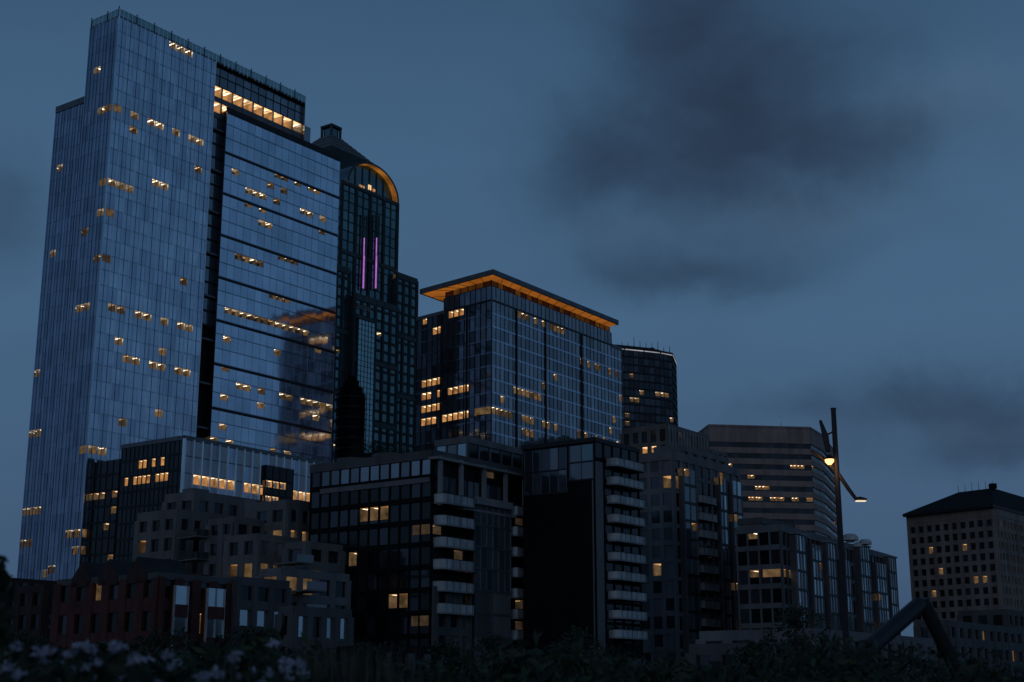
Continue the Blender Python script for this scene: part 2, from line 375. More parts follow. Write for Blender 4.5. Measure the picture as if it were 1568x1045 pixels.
mb.tube([(c.x,c.y,zt+2.8),(c.x,c.y,zt+6)],[.12,.05],'steel',6)
mb.done()
# ================================================================== canopy_office_tower
mb=MB('canopy_office_tower')
ar,al=35,-47
K=xy(755,417,396); zc=zat(K,414)
KL=along(K,al,643,447); KR=along(K,ar,947,493)
Ur,Ul=dirv(ar),dirv(al)
Cb=K+Ur*2.6+Ul*2.6
z_up=zat(Cb,438); z_lo=zat(Cb,461)
Lb=along(Cb,al,639,490); Rb=along(Cb,ar,951,524); Lu=along(Cb,al,680,463); Ru=along(Cb,ar,936,508)
litC=[]
for y,xs in ((586,(652,660,668,672)),(607,(650,660,670)),(602,(690,698,706,716)),(629,(648,657,666,676)),(649,(648,657,667,677,690,700)),(641,(690,705,716,727,741)),(636,(700,)),
 (632,(758,763,768,773,778,785)),(643,(800,807,815)),(652,(835,842,850)),(562,(890,900)),(568,(912,920)),(575,(935,942)),(503,(650,665,672)),(492,(690,698,705)),(492,(797,803,810,820)),(502,(835,842,850)),(508,(860,)),
 (663,(885,895)),(672,(915,925,935)),(680,(945,)),(590,(835,850)),(605,(812,))):
    litC+=[(x,y) for x in xs]
common=dict(floor=3.9,lit=litC,rd=6,frac=.6)
facade(mb,Lb,Cb,0,z_lo,bay=2.2,gl=('gl_d3','gl_d3','gl_c2','gl_d1'),mull=(.2,.16,'mull_dark'),litp=.006,span=(.5,.1,'gl_c2'),style='orange',**common)
facade(mb,Cb,Rb,0,z_lo,bay=2.2,gl=('gl_c1','gl_c2','gl_c3','gl_c1'),mull=(.14,.12,'mull_grey'),litp=.014,litrun=5,span=(.5,.1,'gl_a2'),style='office',**common)
U,N,L=fr(Cb,Rb)
for f_ in (.17,.38,.66): mb.box(Cb,U,N,L*f_-.18,L*f_+.18,-.1,.4,0,z_lo,'mull_dark')
U2,N2,L2=fr(Lb,Cb)
for f_ in (.34,.68): mb.box(Lb,U2,N2,L2*f_-.18,L2*f_+.18,-.1,.35,0,z_lo,'mull_dark')
Bb=Lb+Rb-Cb
wall(mb,Rb,Bb,0,z_lo,'gl_d2'); wall(mb,Bb,Lb,0,z_lo,'gl_d2'); mb.poly([(p.x,p.y,z_lo) for p in (Cb,Rb,Bb,Lb)],'roofing')
parapet(mb,Lb,Lu,z_lo,.8,'mull_grey'); parapet(mb,Ru,Rb,z_lo,.8,'mull_grey')
facade(mb,Lu,Cb,z_lo,z_up,bay=2.2,floor=3.5,gl=('gl_c2','gl_c1'),mull=(.15,.1,'mull_dark'))
facade(mb,Cb,Ru,z_lo,z_up,bay=2.2,floor=3.5,gl=('gl_c2','gl_c1'),mull=(.15,.1,'mull_grey'))
wall(mb,Lu+Ur*24,Lu,z_lo,z_up,'gl_c2'); wall(mb,Ru,Ru+Ul*24,z_lo,z_up,'gl_c2')
i0=Lu+Ur*.8; i1=Cb+(Ur+Ul)*.8; i2=Ru+Ul*.8
facade(mb,i0,i1,z_up,zc-1.4,bay=3,floor=6,gl=('storey_glow','copper_soffit'),mull=(.3,.1,'mull_dark'),span=(.5,.12,'mull_dark'))
facade(mb,i1,i2,z_up,zc-1.4,bay=3,floor=6,gl=('copper_soffit','storey_glow'),mull=(.3,.1,'mull_dark'),span=(.5,.12,'mull_dark'))
mb.poly([(p.x,p.y,z_up) for p in (Cb,Ru,Ru+Ul*24,Lu+Ur*24,Lu)],'roofing')
KB=KL+KR-K
rim=[K,KR,KB,KL]
inner=[i1,i2,KB-(Ur+Ul)*6,i0]
for i in range(4):
    a,b=rim[i],rim[(i+1)%4]; c,d=inner[(i+1)%4],inner[i]
    mb.poly([(a.x,a.y,zc-1.0),(b.x,b.y,zc-1.0),(c.x,c.y,zc-1.5),(d.x,d.y,zc-1.5)],'soffit_glow')  # underside emits the uplit glow itself, no lamps modelled
    U_,N_,L_=fr(a,b)
    mb.box(a,U_,N_,0,L_,-.5,.1 if i%2 else .103,zc-1.15,zc+.3,'mull_grey')
    k=int(L_/5)
    for j in range(1,k):
        t=j/k; p=a+(b-a)*t; q_=d+(c-d)*t
        mb.tube([(p.x,p.y,zc-1.05),(q_.x,q_.y,zc-1.55)],[.08,.08],'copper_soffit',4)
mb.poly([(p.x,p.y,zc) for p in rim],'roofing')
mb.done()
# ================================================================== dark tower behind
def polyb(name,pts,z1,gf):
    mb=MB(name); P=[xy(a,b,d) for a,b,d in pts]
    for a,b in zip(P,P[1:]): facade(mb,a,b,0,z1,**gf)
    Q=[P[-1]+Vector((0,40)),P[0]+Vector((0,40))]
    wall(mb,P[-1],Q[0],0,z1,'mull_dark'); wall(mb,Q[0],Q[1],0,z1,'mull_dark'); wall(mb,Q[1],P[0],0,z1,'mull_dark')
    mb.poly([(p.x,p.y,z1) for p in P+Q],'roofing')
    return mb,P
pts=[(915,528,687),(955,532,690),(985,537,694),(1010,541,698),(1029,544,703),(1035,549,724)]
zD=zat(xy(955,532,690),535)
mb,P=polyb('curved_dark_skyscraper',pts,zD,dict(bay=3,floor=4,gl=('gl_d2','gl_d1','gl_k2'),mull=(.15,.15,'mull_dark'),span=(.9,.2,'mull_dark'),litp=.012,litrun=3,frac=.7,
   lit=[(1008,605),(1014,606),(1020,604),(1010,612),(1018,612),(960,635),(1030,640),(960,650),(985,605),(968,580)]))
for a,b in zip(P,P[1:]):
    U,N,L=fr(a,b); mb.box(a,U,N,0,L,-.5,.4,zD,zD+1.2,'mull_dark'); 
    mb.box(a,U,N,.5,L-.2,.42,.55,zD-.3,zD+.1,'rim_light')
    if L>8: mb.box(a,U,N,0,L,-12,-9,zD,zD+4.5,'mull_dark')
for k in range(9):
    p=P[1]+(P[4]-P[1])*(k/8)+Vector((0,10)); mb.tube([(p.x,p.y,zD+4),(p.x,p.y,zD+6+random.random()*4)],[.22,.1],'steel',5)
mb.done()
# striped block
pts=[(1036,664,620),(1086,652,562),(1240,655,568),(1258,658,585),(1276,665,625)]
zE=zat(xy(1086,652,562),650)
mb,P=polyb('striped_stone_office_block',pts,zE-7,dict(bay=3,floor=4.4,gl=('gl_k2','gl_d2'),mull=(.15,-.02,'mull_dark'),span=(2.3,.35,'stone_tan'),litp=.01,litrun=3,style='warm',frac=.7,
   lit=[(1120,712),(1155,733),(1160,752),(1170,752),(1215,716),(1230,716),(1245,716),(1150,762),(1165,763),(1180,765),(1200,765),(1215,765),(1160,775),(1200,775),(1240,770)]))
for a,b in zip(P,P[1:]):
    U,N,L=fr(a,b); mb.box(a,U,N,0,L,-.6,.36,zE-7,zE,'stone_tan')
    mb.box(a,U,N,0,L,.37,.5,zE-1,zE-.6,'stone')
Q=P+[P[-1]+Vector((0,38)),P[0]+Vector((0,38))]
mb.poly([(p.x,p.y,zE-.1) for p in Q],'roofing')
for px in (1085,1196,1160,1120):
    p=xy(px,650,580); mb.tube([(p.x,p.y,zE-2),(p.x,p.y,zE+(4 if px==1196 else 1.6))],[.2,.08],'steel',5)
mb.box(xy(1165,650,580),Vector((1,0)),Vector((0,-1)),0,9,-6,0,zE-.1,zE+1.4,'stone')
mb.done()
def punched(m,gl=('gl_k2','gl_d2','gl_d1'),bay=3.4,floor=3.3,w=1.3,h=1.3,d=.3,**k):
    return dict(bay=bay,floor=floor,gl=gl,mull=(w,d,m),span=(h,d-.06,m),**k)
mb=MB('grey_stone_office_building')
Cc,Lc,Rc,Zc=lrc(1022,656,430,953,1083)
block(mb,Cc,Lc,Rc,0,Zc,punched('stone',lit=[(966,688),(974,687),(985,686),(1000,684),(972,692)],style='orange',floor=5.2),punched('stone',floor=5.2,litp=.02),back='stone',par=1.5)
for k in range(14):
    U,N,L=fr(Cc,Rc); mb.box(Cc,U,N,L*k/14,L*k/14+.5,.25,.7,Zc-9,Zc+.5,'concrete')
C2,L2_,R2,Z2=lrc(1083,690,440,1060,1112)
block(mb,C2,L2_,R2,0,Z2,punched('stone'),punched('stone'),back='stone')
C2,L2_,R2,Z2=lrc(1060,668,450,1022,1080)
block(mb,C2,L2_,R2,0,Z2,'concrete_md','concrete_md',back='stone')
mb.done()
# ================================================================== hip roof tower
mb=MB('hip_roof_hotel_tower')
Cg=xy(1520,770,430); Lg=along(Cg,-40,1391,786); Rg=along(Cg,39,1650,800); Zg=zat(Cg,778)
litG=[(1440,795),(1425,850),(1478,845),(1443,878),(1503,885),(1485,948),(1530,800),(1428,910),(1495,885)]
pk=punched('stone_hotel',gl=('gl_k1','gl_k2','gl_d2'),bay=2.9,floor=3.3,w=1.2,h=1.35,d=.5,lit=litG,style='home',litp=.018)
block(mb,Cg,Lg,Rg,0,Zg,pk,pk,back='stone_hotel',par=0)
for a,b in ((Lg,Cg),(Cg,Rg)):
    U,N,L=fr(a,b)
    mb.box(a,U,N,-.3 if a is Lg else .61,L-.003,-.2,.6,Zg-2.2,Zg,'stone_hotel')
    k=round(L/2.9)
    for i in range(0,k+1,3): mb.box(a,U,N,i*L/k-.35,i*L/k+.35,.5,.8,0,Zg-2.3,'stone_hotel')
Bg=Lg+Rg-Cg; cg=(Cg+Bg)/2
ev=[p+(p-cg).normalized()*2.6 for p in (Cg,Rg,Bg,Lg)]; ri=[cg+(p-cg)*.42 for p in (Cg,Rg,Bg,Lg)]
zr=Zg+9.5
for i in range(4):
    a,b=ev[i],ev[(i+1)%4]; c,d=ri[(i+1)%4],ri[i]
    mb.poly([(a.x,a.y,Zg+.8),(b.x,b.y,Zg+.8),(c.x,c.y,zr),(d.x,d.y,zr)],'charcoal')
    mb.poly([(a.x,a.y,Zg),(b.x,b.y,Zg),(b.x,b.y,Zg+.8),(a.x,a.y,Zg+.8)],'mull_dark')
mb.poly([(p.x,p.y,Zg+.002) for p in ev],'mull_dark'); mb.poly([(p.x,p.y,zr) for p in ri],'charcoal')
for k in range(6):
    p=ri[3]+(ri[0]-ri[3])*(k/5); mb.tube([(p.x,p.y,zr-.3),(p.x,p.y,zr+1.5+random.random()*1.6)],[.1,.05],'steel',5)
p=ri[0]; mb.box(p,Vector((1,0)),Vector((0,1)),-1,1,-1,1,zr-.2,zr+1.4,'charcoal')
mb.done()
# ================================================================== balcony condo
def balcony(mb,a,b,z0,z1,n,fh=2.9,proj=1.7,ph=1.15,m='white_panel',slab='concrete',r=.9):
    U,N,L=fr(a,b)
    for k in range(n):
        z=z1-(k+1)*fh
        if z<z0: break
        pts=[a]; 
        for t in range(5): 
            an=math.pi/2*t/4; pts.append(a+U*(r-r*math.cos(an))+N*(proj-r+r*math.sin(an)))
        for t in range(5):
            an=math.pi/2*(1-t/4); pts.append(a+U*(L-r+r*math.cos(an))+N*(proj-r+r*math.sin(an)))
        pts.append(b)
        mb.prism([(p.x,p.y) for p in pts],z-.22,z,slab)
        for p,q in zip(pts,pts[1:]): 
            mb.poly([(p.x,p.y,z),(q.x,q.y,z),(q.x,q.y,z+ph),(p.x,p.y,z+ph)],m)
            u,n_,l=fr(p,q); mb.box(p,u,n_,-.01,l+.01,-.04,.05,z+ph,z+ph+.06,'mull_dark')
        nn=max(2,int((L-2*r)/1.2))
        for i in range(nn+1):
            u_=r+(L-2*r)*i/nn; mb.box(a,U,N,u_-.03,u_+.03,proj-.02,proj+.03,z,z+ph,'mull_dark')
        if random.random()<.35:
            u_=random.uniform(.2,.7)*L; mb.box(a,U,N,u_,u_+.6,proj*.5,proj*.5+.4,z,z+1.5,'mull_dark')
mb=MB('balcony_condo_tower')
Ch,Lh,Rh,Zh=lrc(662,700,190,478,802)
litH=[(562,785),(570,784),(565,805),(575,805),(585,802),(542,862),(604,918),(616,920),(600,938)]
block(mb,Ch,Lh,Rh,0,Zh,dict(bay=1.9,floor=2.9,gl=('gl_k1','gl_k2','gl_d2','gl_d1'),mull=(.2,.12,'charcoal'),span=(.7,.2,'charcoal'),lit=litH,style='warm',frac=.8,litp=.012),
  dict(bay=2.3,floor=2.9,gl=('gl_k1','gl_k2'),mull=(.15,.1,'mull_dark'),span=(.4,.08,'charcoal'),style='dim',litp=.05),back='concrete_dk',par=1.0)
U,N,L=fr(Ch,Rh)
def onr(px,py,n=0): return along(Ch,AR,px,py)+N*n
a,b=onr(664,770),onr(716,780); balcony(mb,a,b,Zh-24,Zh-3.2,6,2.9)
a,b=onr(776,790),onr(801,800); balcony(mb,a,b,8,Zh-3.2,7,2.9,r=.5)
a,b=onr(717,780,1.2),onr(772,790,1.2); zb=zat(a,772); zb0=zat(a,905)
facade(mb,a,b,zb0,zb,bay=1.5,floor=2.9,gl=('gl_w2','gl_w1','gl_w1','gl_b2'),mull=(.1,.06,'mull_grey'),span=(.25,.08,'mull_grey'))
facade(mb,a,b,0,zb0,bay=5,floor=2.9,gl=('concrete_dk','concrete_md'),mull=None,span=(.3,.05,'concrete_dk'))
wall(mb,a-N*1.2,a,0,zb,'mull_dark'); wall(mb,b,b-N*1.2,0,zb,'mull_dark'); mb.poly([(p.x,p.y,zb) for p in (a,b,b-N*1.2,a-N*1.2)],'concrete')
mb.box(a,U,N,0,(b-a).length,-.3,.4,zb,zb+1.0,'concrete')
a,b=onr(662,905,.5),onr(716,905,.5); zz=zat(a,898)
facade(mb,a,b,0,zz,**punched('concrete_dk',gl=('gl_w2','gl_d1','gl_w1','gl_d2'),bay=2.2,floor=2.9,w=.9,h=1.1,litp=.04,style='home'))
wall(mb,a-N*.5,a,0,zz,'concrete_dk'); mb.poly([(p.x,p.y,zz) for p in (a,b,b-N*.5,a-N*.5)],'concrete')
Cq,Lq,Rq,Zq=lrc(716,676,197,668,800)
zq0=Zh
block(mb,Cq,Lq,Rq,zq0,Zq,dict(bay=2.2,floor=3,gl=('gl_d3','gl_w2'),mull=(.2,.1,'mull_grey')),dict(bay=2.6,floor=3.0,gl=('gl_k1','gl_d1'),mull=(.3,.1,'mull_grey')),par=.7,pm='concrete_md')
for px in (668,700,735,768,797):
    p=onr(px,730,.9); mb.box(p,U,N,-.3,.3,-.4,0.02,Zh-6.5,Zh+.2,'concrete')
p0=onr(660,705,0); mb.box(p0,U,N,0,(onr(803,720)-p0).length,-.5,1.2,Zh-.35,Zh,'concrete')
p0=onr(700,705,0); mb.box(p0,U,N,0,(onr(780,720)-p0).length,-.5,1.25,Zh-6.6,Zh-6.3,'concrete')
for x0,x1 in ((674,697),(705,732),(740,765)):
    a=onr(x0,730,.25); b=onr(x1,730,.25); facade(mb,a,b,Zh-5.6,Zh-2.4,bay=1.4,floor=3.2,gl=('gl_w2','gl_d3','gl_w1'),mull=(.1,.06,'mull_dark'),span=None)
U2,N2,L2=fr(Lh,Ch)
facade(mb,Lh+U2*2+N2*.05,Ch+N2*.05-U2*.2,Zh-3.4,Zh-.3,bay=1.9,floor=3.1,gl=('gl_d3','gl_c2','gl_c1','gl_d3'),mull=(.1,.1,'mull_dark'),span=(.7,.2,'concrete_md'))
for f_ in (.25,.55):
    c=Lh+U2*L2*f_-N2*3
    mb.prism([(c.x+2.6*math.cos(t*math.pi/10),c.y+2.6*math.sin(t*math.pi/10)) for t in range(20)],Zh,Zh+1.6,'concrete_dk')
mb.done()
# ================================================================== black wall tower
mb=MB('black_wall_apartment_tower')
Ck,Lk,Rk,Zk=lrc(910,674,195,801,976)
block(mb,Ck,Lk,Rk,0,Zk,'charcoal',dict(bay=2.4,floor=2.7,gl=('gl_k1','gl_d2'),mull=(.2,.1,'charcoal'),span=(.4,.08,'charcoal'),style='dim',litp=.04),back='charcoal',pm='mull_dark',par=.4)
U,N,L=fr(Ck,Rk)
a=along(Ck,AR,928,700); b=along(Ck,AR,975,712); balcony(mb,a,b,7,Zk-.5,10,2.62,r=1.0,ph=.95,proj=1.6)
mb.box(Ck,U,N,-.01,(along(Ck,AR,920,700)-Ck).length,-.5,.3,0,Zk-3,'concrete_md')
U2,N2,L2=fr(Lk,Ck)
facade(mb,Lk+U2*.3+N2*.06,Lk+U2*L2*.62+N2*.06,Zk-7,Zk-.5,bay=1.6,floor=3.2,gl=('gl_d3','gl_d1'),mull=(.12,.06,'mull_grey'),span=(.2,.08,'mull_dark'))
facade(mb,Lk+U2*L2*.66+N2*.06,Lk+U2*(L2-.2)+N2*.06,Zk-5.5,Zk-.5,bay=1.8,floor=2.6,gl=('gl_b2','gl_d3'),mull=(.12,.06,'mull_grey'),span=(.2,.08,'mull_dark'))
facade(mb,Ck+N*.32,Ck+U*(L-.2)+N*.32,0,6.8,bay=2,floor=3.3,gl=('gl_d1','gl_w2','gl_w1'),mull=(.7,.15,'concrete_dk'),span=(1,.12,'concrete_dk'))
mb.done()
# ================================================================== grey condo w/ glass columns
mb=MB('grey_concrete_condo_tower')
Cm,Lm,Rm,Zm=lrc(1030,702,232,975,1130)
litM=[(1042,915),(1098,915),(1048,740),(1070,738),(1012,883),(1014,740)]
block(mb,Cm,Lm,Rm,0,Zm,dict(bay=2.5,floor=2.9,gl=('gl_d1','concrete_dk','concrete_md'),mull=(.7,.1,'concrete_md'),span=(.9,.08,'concrete_md'),lit=litM,style='home',litp=.01),
  dict(bay=2.6,floor=2.9,gl=('gl_k1','gl_d2'),mull=(.8,.15,'concrete_md'),span=(.6,.12,'concrete_md'),litp=.03,style='warm'),back='concrete_dk',pm='concrete_md',par=1.2)
U,N,L=fr(Cm,Rm)
def onm(px,py,n=0): return along(Cm,AR,px,py)+N*n
for x0,x1 in ((1038,1056),(1093,1103),(1112,1126)):
    a,b=onm(x0,720,1.1),onm(x1,720,1.1)
    facade(mb,a,b,0,Zm-1.5,bay=1.6,floor=2.9,gl=('gl_w2','gl_w1','gl_b2','gl_d3'),mull=(.12,.08,'mull_grey'),span=(.45,.1,'mull_dark'),lit=litM,style='warm',litp=.03)
    wall(mb,a-N*1.1,a,0,Zm-1.5,'concrete_dk'); wall(mb,b,b-N*1.1,0,Zm-1.5,'concrete_dk'); mb.poly([(p.x,p.y,Zm-1.5) for p in (a,b,b-N*1.1,a-N*1.1)],'concrete')
a,b=onm(1060,720,.2),onm(1086,728,.2); balcony(mb,a,b,2,Zm-3.5,12,2.9,m='concrete',r=.6,proj=1.3,ph=1.0)
C3,L3,R3,Z3=lrc(1040,688,240,1003,1110)
block(mb,C3,L3,R3,Zm,Z3,'concrete_md',punched('concrete_md'),back='concrete_md')
mb.done()
# ================================================================== wide glass condo (right)
mb=MB('glass_bay_condo_block')
Cn=xy(1195,810,222); Ln=along(Cn,-54,1128,820); Rn=along(Cn,31,1361,850); Zn=zat(Cn,812)
litN=[(1148,890),(1158,842),(1213,888),(1206,888),(1243,893),(1258,885)]
block(mb,Cn,Ln,Rn,0,Zn,dict(bay=1.7,floor=2.9,gl=('gl_d3','gl_k2','gl_d1','gl_k1'),mull=(.3,.15,'concrete_md'),span=(.8,.2,'concrete_md'),lit=litN,style='warm'),
  dict(bay=2.2,floor=2.9,gl=('gl_k1','gl_d2','gl_d1'),mull=(.5,.15,'concrete_dk'),span=(.6,.12,'concrete_md'),lit=litN,style='warm',litp=.03),back='concrete_dk',pm='concrete_md',par=.9)
U,N,L=fr(Cn,Rn)
def onn(px,py,n=0): return along(Cn,31,px,py)+N*n
for i,(x0,x1,h) in enumerate(((1208,1222,-.3),(1232,1246,-1.2),(1256,1268,-.3),(1278,1290,-2.5),(1306,1320,.8),(1330,1345,-1.5),(1350,1360,.2))):
    a,b=onn(x0,830,1.2),onn(x1,830,1.2)
    facade(mb,a,b,0,Zn+h,bay=1.4,floor=2.9,gl=('gl_w2','gl_w1','gl_d3','gl_b2'),mull=(.12,.08,'mull_grey'),span=(.4,.1,'mull_dark'),lit=litN,style='warm',litp=.02)
    wall(mb,a-N*1.2,a,0,Zn+h,'concrete_dk'); wall(mb,b,b-N*1.2,0,Zn+h,'concrete_dk'); mb.poly([(p.x,p.y,Zn+h) for p in (a,b,b-N*1.4,a-N*1.4)],'concrete_md')
    if i%2==0: mb.box(a,U,N,-.4,(b-a).length+.4,-1.6,.3,Zn+h,Zn+h+.25,'concrete')
C3,L3,R3,Z3=lrc(1165,800,232,1132,1215); block(mb,C3,L3,R3,Zn,Z3,'concrete_md','concrete_dk')
for px,py,r in ((1302,828,1.4),(1325,834,1.1),(1314,838,.9)):
    c=at(px,py,240)
    for k in range(5):
        a0=k*math.pi/10
        mb.prism([(c.x+r*math.cos(a0)*math.cos(t*math.pi/8),c.y+r*math.cos(a0)*math.sin(t*math.pi/8)) for t in range(16)],c.z+r*.8*math.sin(a0),c.z+r*.8*math.sin(a0+math.pi/10),'white_panel')
    mb.prism([(c.x+.5*r*math.cos(t*math.pi/8),c.y+.5*r*math.sin(t*math.pi/8)) for t in range(16)],Zn,c.z,'concrete')
mb.done()
# ================================================================== left stone condos
mb=MB('terraced_stone_condo')
pw=dict(bay=2.8,floor=3.0,w=1.1,h=1.2,d=.35)
litS=[(372,882),(366,885),(405,884),(452,885),(458,885),(452,828),(120,930),(225,843),(462,828),(430,745)]
def ab(cx,cy,D,lx,rx,fl,fr_,**k):
    C,L_,R,Z=lrc(cx,cy,D,lx,rx); block(mb,C,L_,R,0,Z,fl,fr_,**k); return C,L_,R,Z
G1=('gl_k2','gl_d1','gl_d2','gl_k1'); G2=('gl_d1','gl_d3','gl_w2','gl_k2','gl_k2','gl_d2'); G3=('gl_w1','gl_w1','gl_w2','gl_d2','gl_k2','gl_w1')
sp=lambda m,g=G1,**k: punched(m,gl=g,lit=litS,style='home',**{**pw,**k})
ab(300,764,216,255,388,sp('stone'),sp('stone',litp=.02),back='stone',par=1.2)
ab(272,792,208,213,330,sp('stone',litp=.02),sp('stone',G2,litp=.02),back='stone',par=1.2)
ab(360,800,202,322,402,sp('concrete_md'),sp('stone',bay=2.2,w=.7,litp=.02),back='stone')
ab(440,778,204,392,492,sp('stone'),sp('stone',G2,litp=.03),back='stone',par=1.2)
ab(395,826,194,350,452,sp('stone'),sp('stone',G3,bay=2.2,w=.8,litp=.02),back='stone')
ab(470,838,190,440,522,sp('concrete_md'),sp('stone',G2,litp=.02),back='stone')
ab(432,880,172,400,532,sp('concrete_md'),sp('concrete_md',G3,w=.8,h=1.0,litp=.03),back='concrete_md')
for px,py,D in ((300,750,222),(395,768,214),(268,785,214),(455,768,212)):
    c=at(px,py,D); mb.box(Vector((c.x,c.y)),dirv(AR),dirv(AL),-1.6,1.6,-1.3,1.3,c.z-6,c.z,'concrete_md')
for px0,px1,py,D in ((398,420,905,171),(455,480,862,188),(470,500,905,173),(300,325,822,206)):
    for k in range(3):
        c=at(px0,py+k*35,D-3); e=at(px1,py+k*35+4,D-1); U,N,L=fr(Vector((c.x,c.y)),Vector((e.x,e.y)))
        mb.box(Vector((c.x,c.y)),U,N,0,L,-4.6,0,c.z,c.z+.2,'concrete_md'); mb.box(Vector((c.x,c.y)),U,N,0,L,-.06,0.01,c.z+.2,c.z+1.15,'gl_d3')
mb.done()
mb=MB('brick_apartment_block')
litB=[(320,978),(152,905)]
Cb_,Lb_,Rb_,Zb_=lrc(245,884,150,92,352)
B_=block(mb,Cb_,Lb_,Rb_,0,Zb_,punched('brick',gl=G1,bay=2.6,floor=3.1,w=1.3,h=1.4,lit=litB,style='home',litp=.02),punched('brick',gl=G1,bay=2.6,floor=3.1,w=1.2,h=1.3,lit=litB,style='home',litp=.02),back='brick',pm='concrete_dk',par=.5)
U,N,L=fr(Cb_,Rb_)
for x0,x1 in ((260,280),(310,336)):
    a=along(Cb_,AR,x0,900)+N*.9; b=along(Cb_,AR,x1,900)+N*.9
    facade(mb,a,b,0,Zb_-.8,bay=1.3,floor=3.1,gl=('gl_w1','gl_w1','gl_w2'),mull=(.15,.08,'white_panel'),span=(1.3,.1,'brick'))
    wall(mb,a-N*.9,a,0,Zb_-.8,'brick'); wall(mb,b,b-N*.9,0,Zb_-.8,'brick'); mb.poly([(p.x,p.y,Zb_-.8) for p in (a,b,b-N*.9,a-N*.9)],'concrete')
U2,N2,L2=fr(Lb_,Cb_)
for f_ in (.15,.42,.7):
    a=Lb_+U2*(L2*f_); w=3.2
    p=[a+N2*.3,a+U2*w+N2*.3,a+U2*w/2+N2*.3]; q=[x-N2*6 for x in p]; z=Zb_+.5
    mb.poly([(p[0].x,p[0].y,z-1),(p[1].x,p[1].y,z-1),(p[1].x,p[1].y,z),(p[2].x,p[2].y,z+1.8),(p[0].x,p[0].y,z)],'brick_dk')
    for s_ in (0,1): mb.poly([(p[s_].x,p[s_].y,z),(p[2].x,p[2].y,z+1.8),(q[2].x,q[2].y,z+1.8),(q[s_].x,q[s_].y,z)],'roofing')
mb.done()
mb=MB('stucco_apartment_block')
ab(362,894,158,350,440,sp('concrete_dk'),sp('concrete_dk',G3,bay=2.4,w=.8,h=1.0,litp=.04),back='concrete_dk')
ab(450,940,150,430,535,sp('concrete_dk'),sp('concrete_dk',G3,bay=2.4,w=.8,h=1.0,litp=.03),back='concrete_dk')
mb.done()
mb=MB('brick_warehouse')
ab(70,905,185,-60,140,sp('brick_dk'),sp('brick_dk',litp=.02),back='brick_dk')
ab(20,892,260,-60,90,sp('brick_dk'),sp('concrete_dk'),back='brick_dk')
mb.done()
mb=MB('low_waterfront_building')
ab(1245,975,138,1075,1425,sp('concrete_md',bay=3.4,litp=.04),sp('concrete_md',('gl_w2','gl_k2','gl_d1'),bay=3.0),back='concrete_md')
ab(1180,998,128,1060,1260,sp('concrete_dk'),'concrete_md',back='concrete_dk')
mb.done()
mb=MB('low_office_building')
ab(1450,958,210,1405,1600,sp('concrete_dk'),punched('concrete_dk',litp=.06,style='home'),back='concrete_dk')
ab(1540,940,260,1470,1700,sp('concrete_dk',litp=.05),punched('concrete_dk',litp=.05,style='home'),back='concrete_dk')
ab(1015,940,240,970,1100,sp('concrete_dk'),sp('concrete_dk',litp=.03),back='concrete_dk')
ab(600,1000,150,520,700,sp('charcoal'),sp('concrete_dk'),back='charcoal')
mb.done()
# ================================================================== ground, road, pavement
def sheet(n,x0,x1,y0,y1,z,m):
    mb=MB(n); mb.poly([(x0,y0,z),(x1,y0,z),(x1,y1,z),(x0,y1,z)],m); return mb.done()
sheet('ground',-4000,4000,-4000,4000,0,'soil_grass')
sheet('road',-400,400,60,72,.004,'asphalt')
mb=MB('pavement')
for y0,y1 in ((56,60),(72,77)): mb.box(Vector((-400,0)),Vector((1,0)),Vector((0,1)),0,800,y0,y1,0,.13,'paving')
mb.done()
mb=MB('road_markings')
for k in range(-60,60): mb.poly([(k*6,65.9,.008),(k*6+3,65.9,.008),(k*6+3,66.05,.008),(k*6,66.05,.008)],'paint')
mb.done()
# ================================================================== street lamp
mb=MB('street_lamp')
b=at(1276,627,48); bx,by,bz=b.x,b.y,b.z
mb.tube([(bx,by,0),(bx,by,.4),(bx,by,.45),(bx,by,bz)],[.2,.2,.12,.085],'steel',12)
mb.tube([(bx,by,bz),(bx,by,bz+.04)],[.1,.1],'steel',12)
def pp(px,py,dy=0): 
    q=at(px,py,48+dy); return (q.x,q.y,q.z)
mb.tube([pp(1243,690,-.2),pp(1258,701,-.1),pp(1281,722)],[.06,.07,.07],'steel',8)
mb.tube([pp(1281,722),pp(1300,750,-.1),pp(1312,766,-.2)],[.07,.07,.06],'steel',8)
mb.tube([pp(1256,644,0),pp(1264,668,-.05),pp(1268,692,-.1)],[.05,.11,.09],'steel',8)
mb.tube([pp(1262,668,-.05),pp(1279,660,0)],[.03,.03],'steel',6)
l=pp(1270,704,-.25)
mb.tube([(l[0],l[1],l[2]+.16),(l[0],l[1],l[2]+.05),(l[0],l[1],l[2]+.01)],[.06,.15,.17],'steel',12)
mb.tube([(l[0],l[1],l[2]),(l[0],l[1],l[2]-.08),(l[0],l[1],l[2]-.17)],[.15,.14,.06],'lamp_lens',12)
l2=pp(1318,766,-.2)
mb.tube([(l2[0]-.2,l2[1],l2[2]+.04),(l2[0],l2[1],l2[2]+.06),(l2[0]+.2,l2[1],l2[2]+.02)],[.05,.06,.04],'steel',8)
mb.box(Vector((l2[0],l2[1])),Vector((1,0)),Vector((0,-1)),-.17,.17,-.06,.06,l2[2]-.05,l2[2]-.02,'lamp_white')
so=mb.done()
pl=bpy.data.lights.new('bulb','POINT'); pl.energy=14; pl.color=(1,.5,.2); pl.shadow_soft_size=.1
plo=bpy.data.objects.new('bulb',pl); plo.location=(l[0],l[1]-.3,l[2]-.3); S.collection.objects.link(plo); plo.parent=so
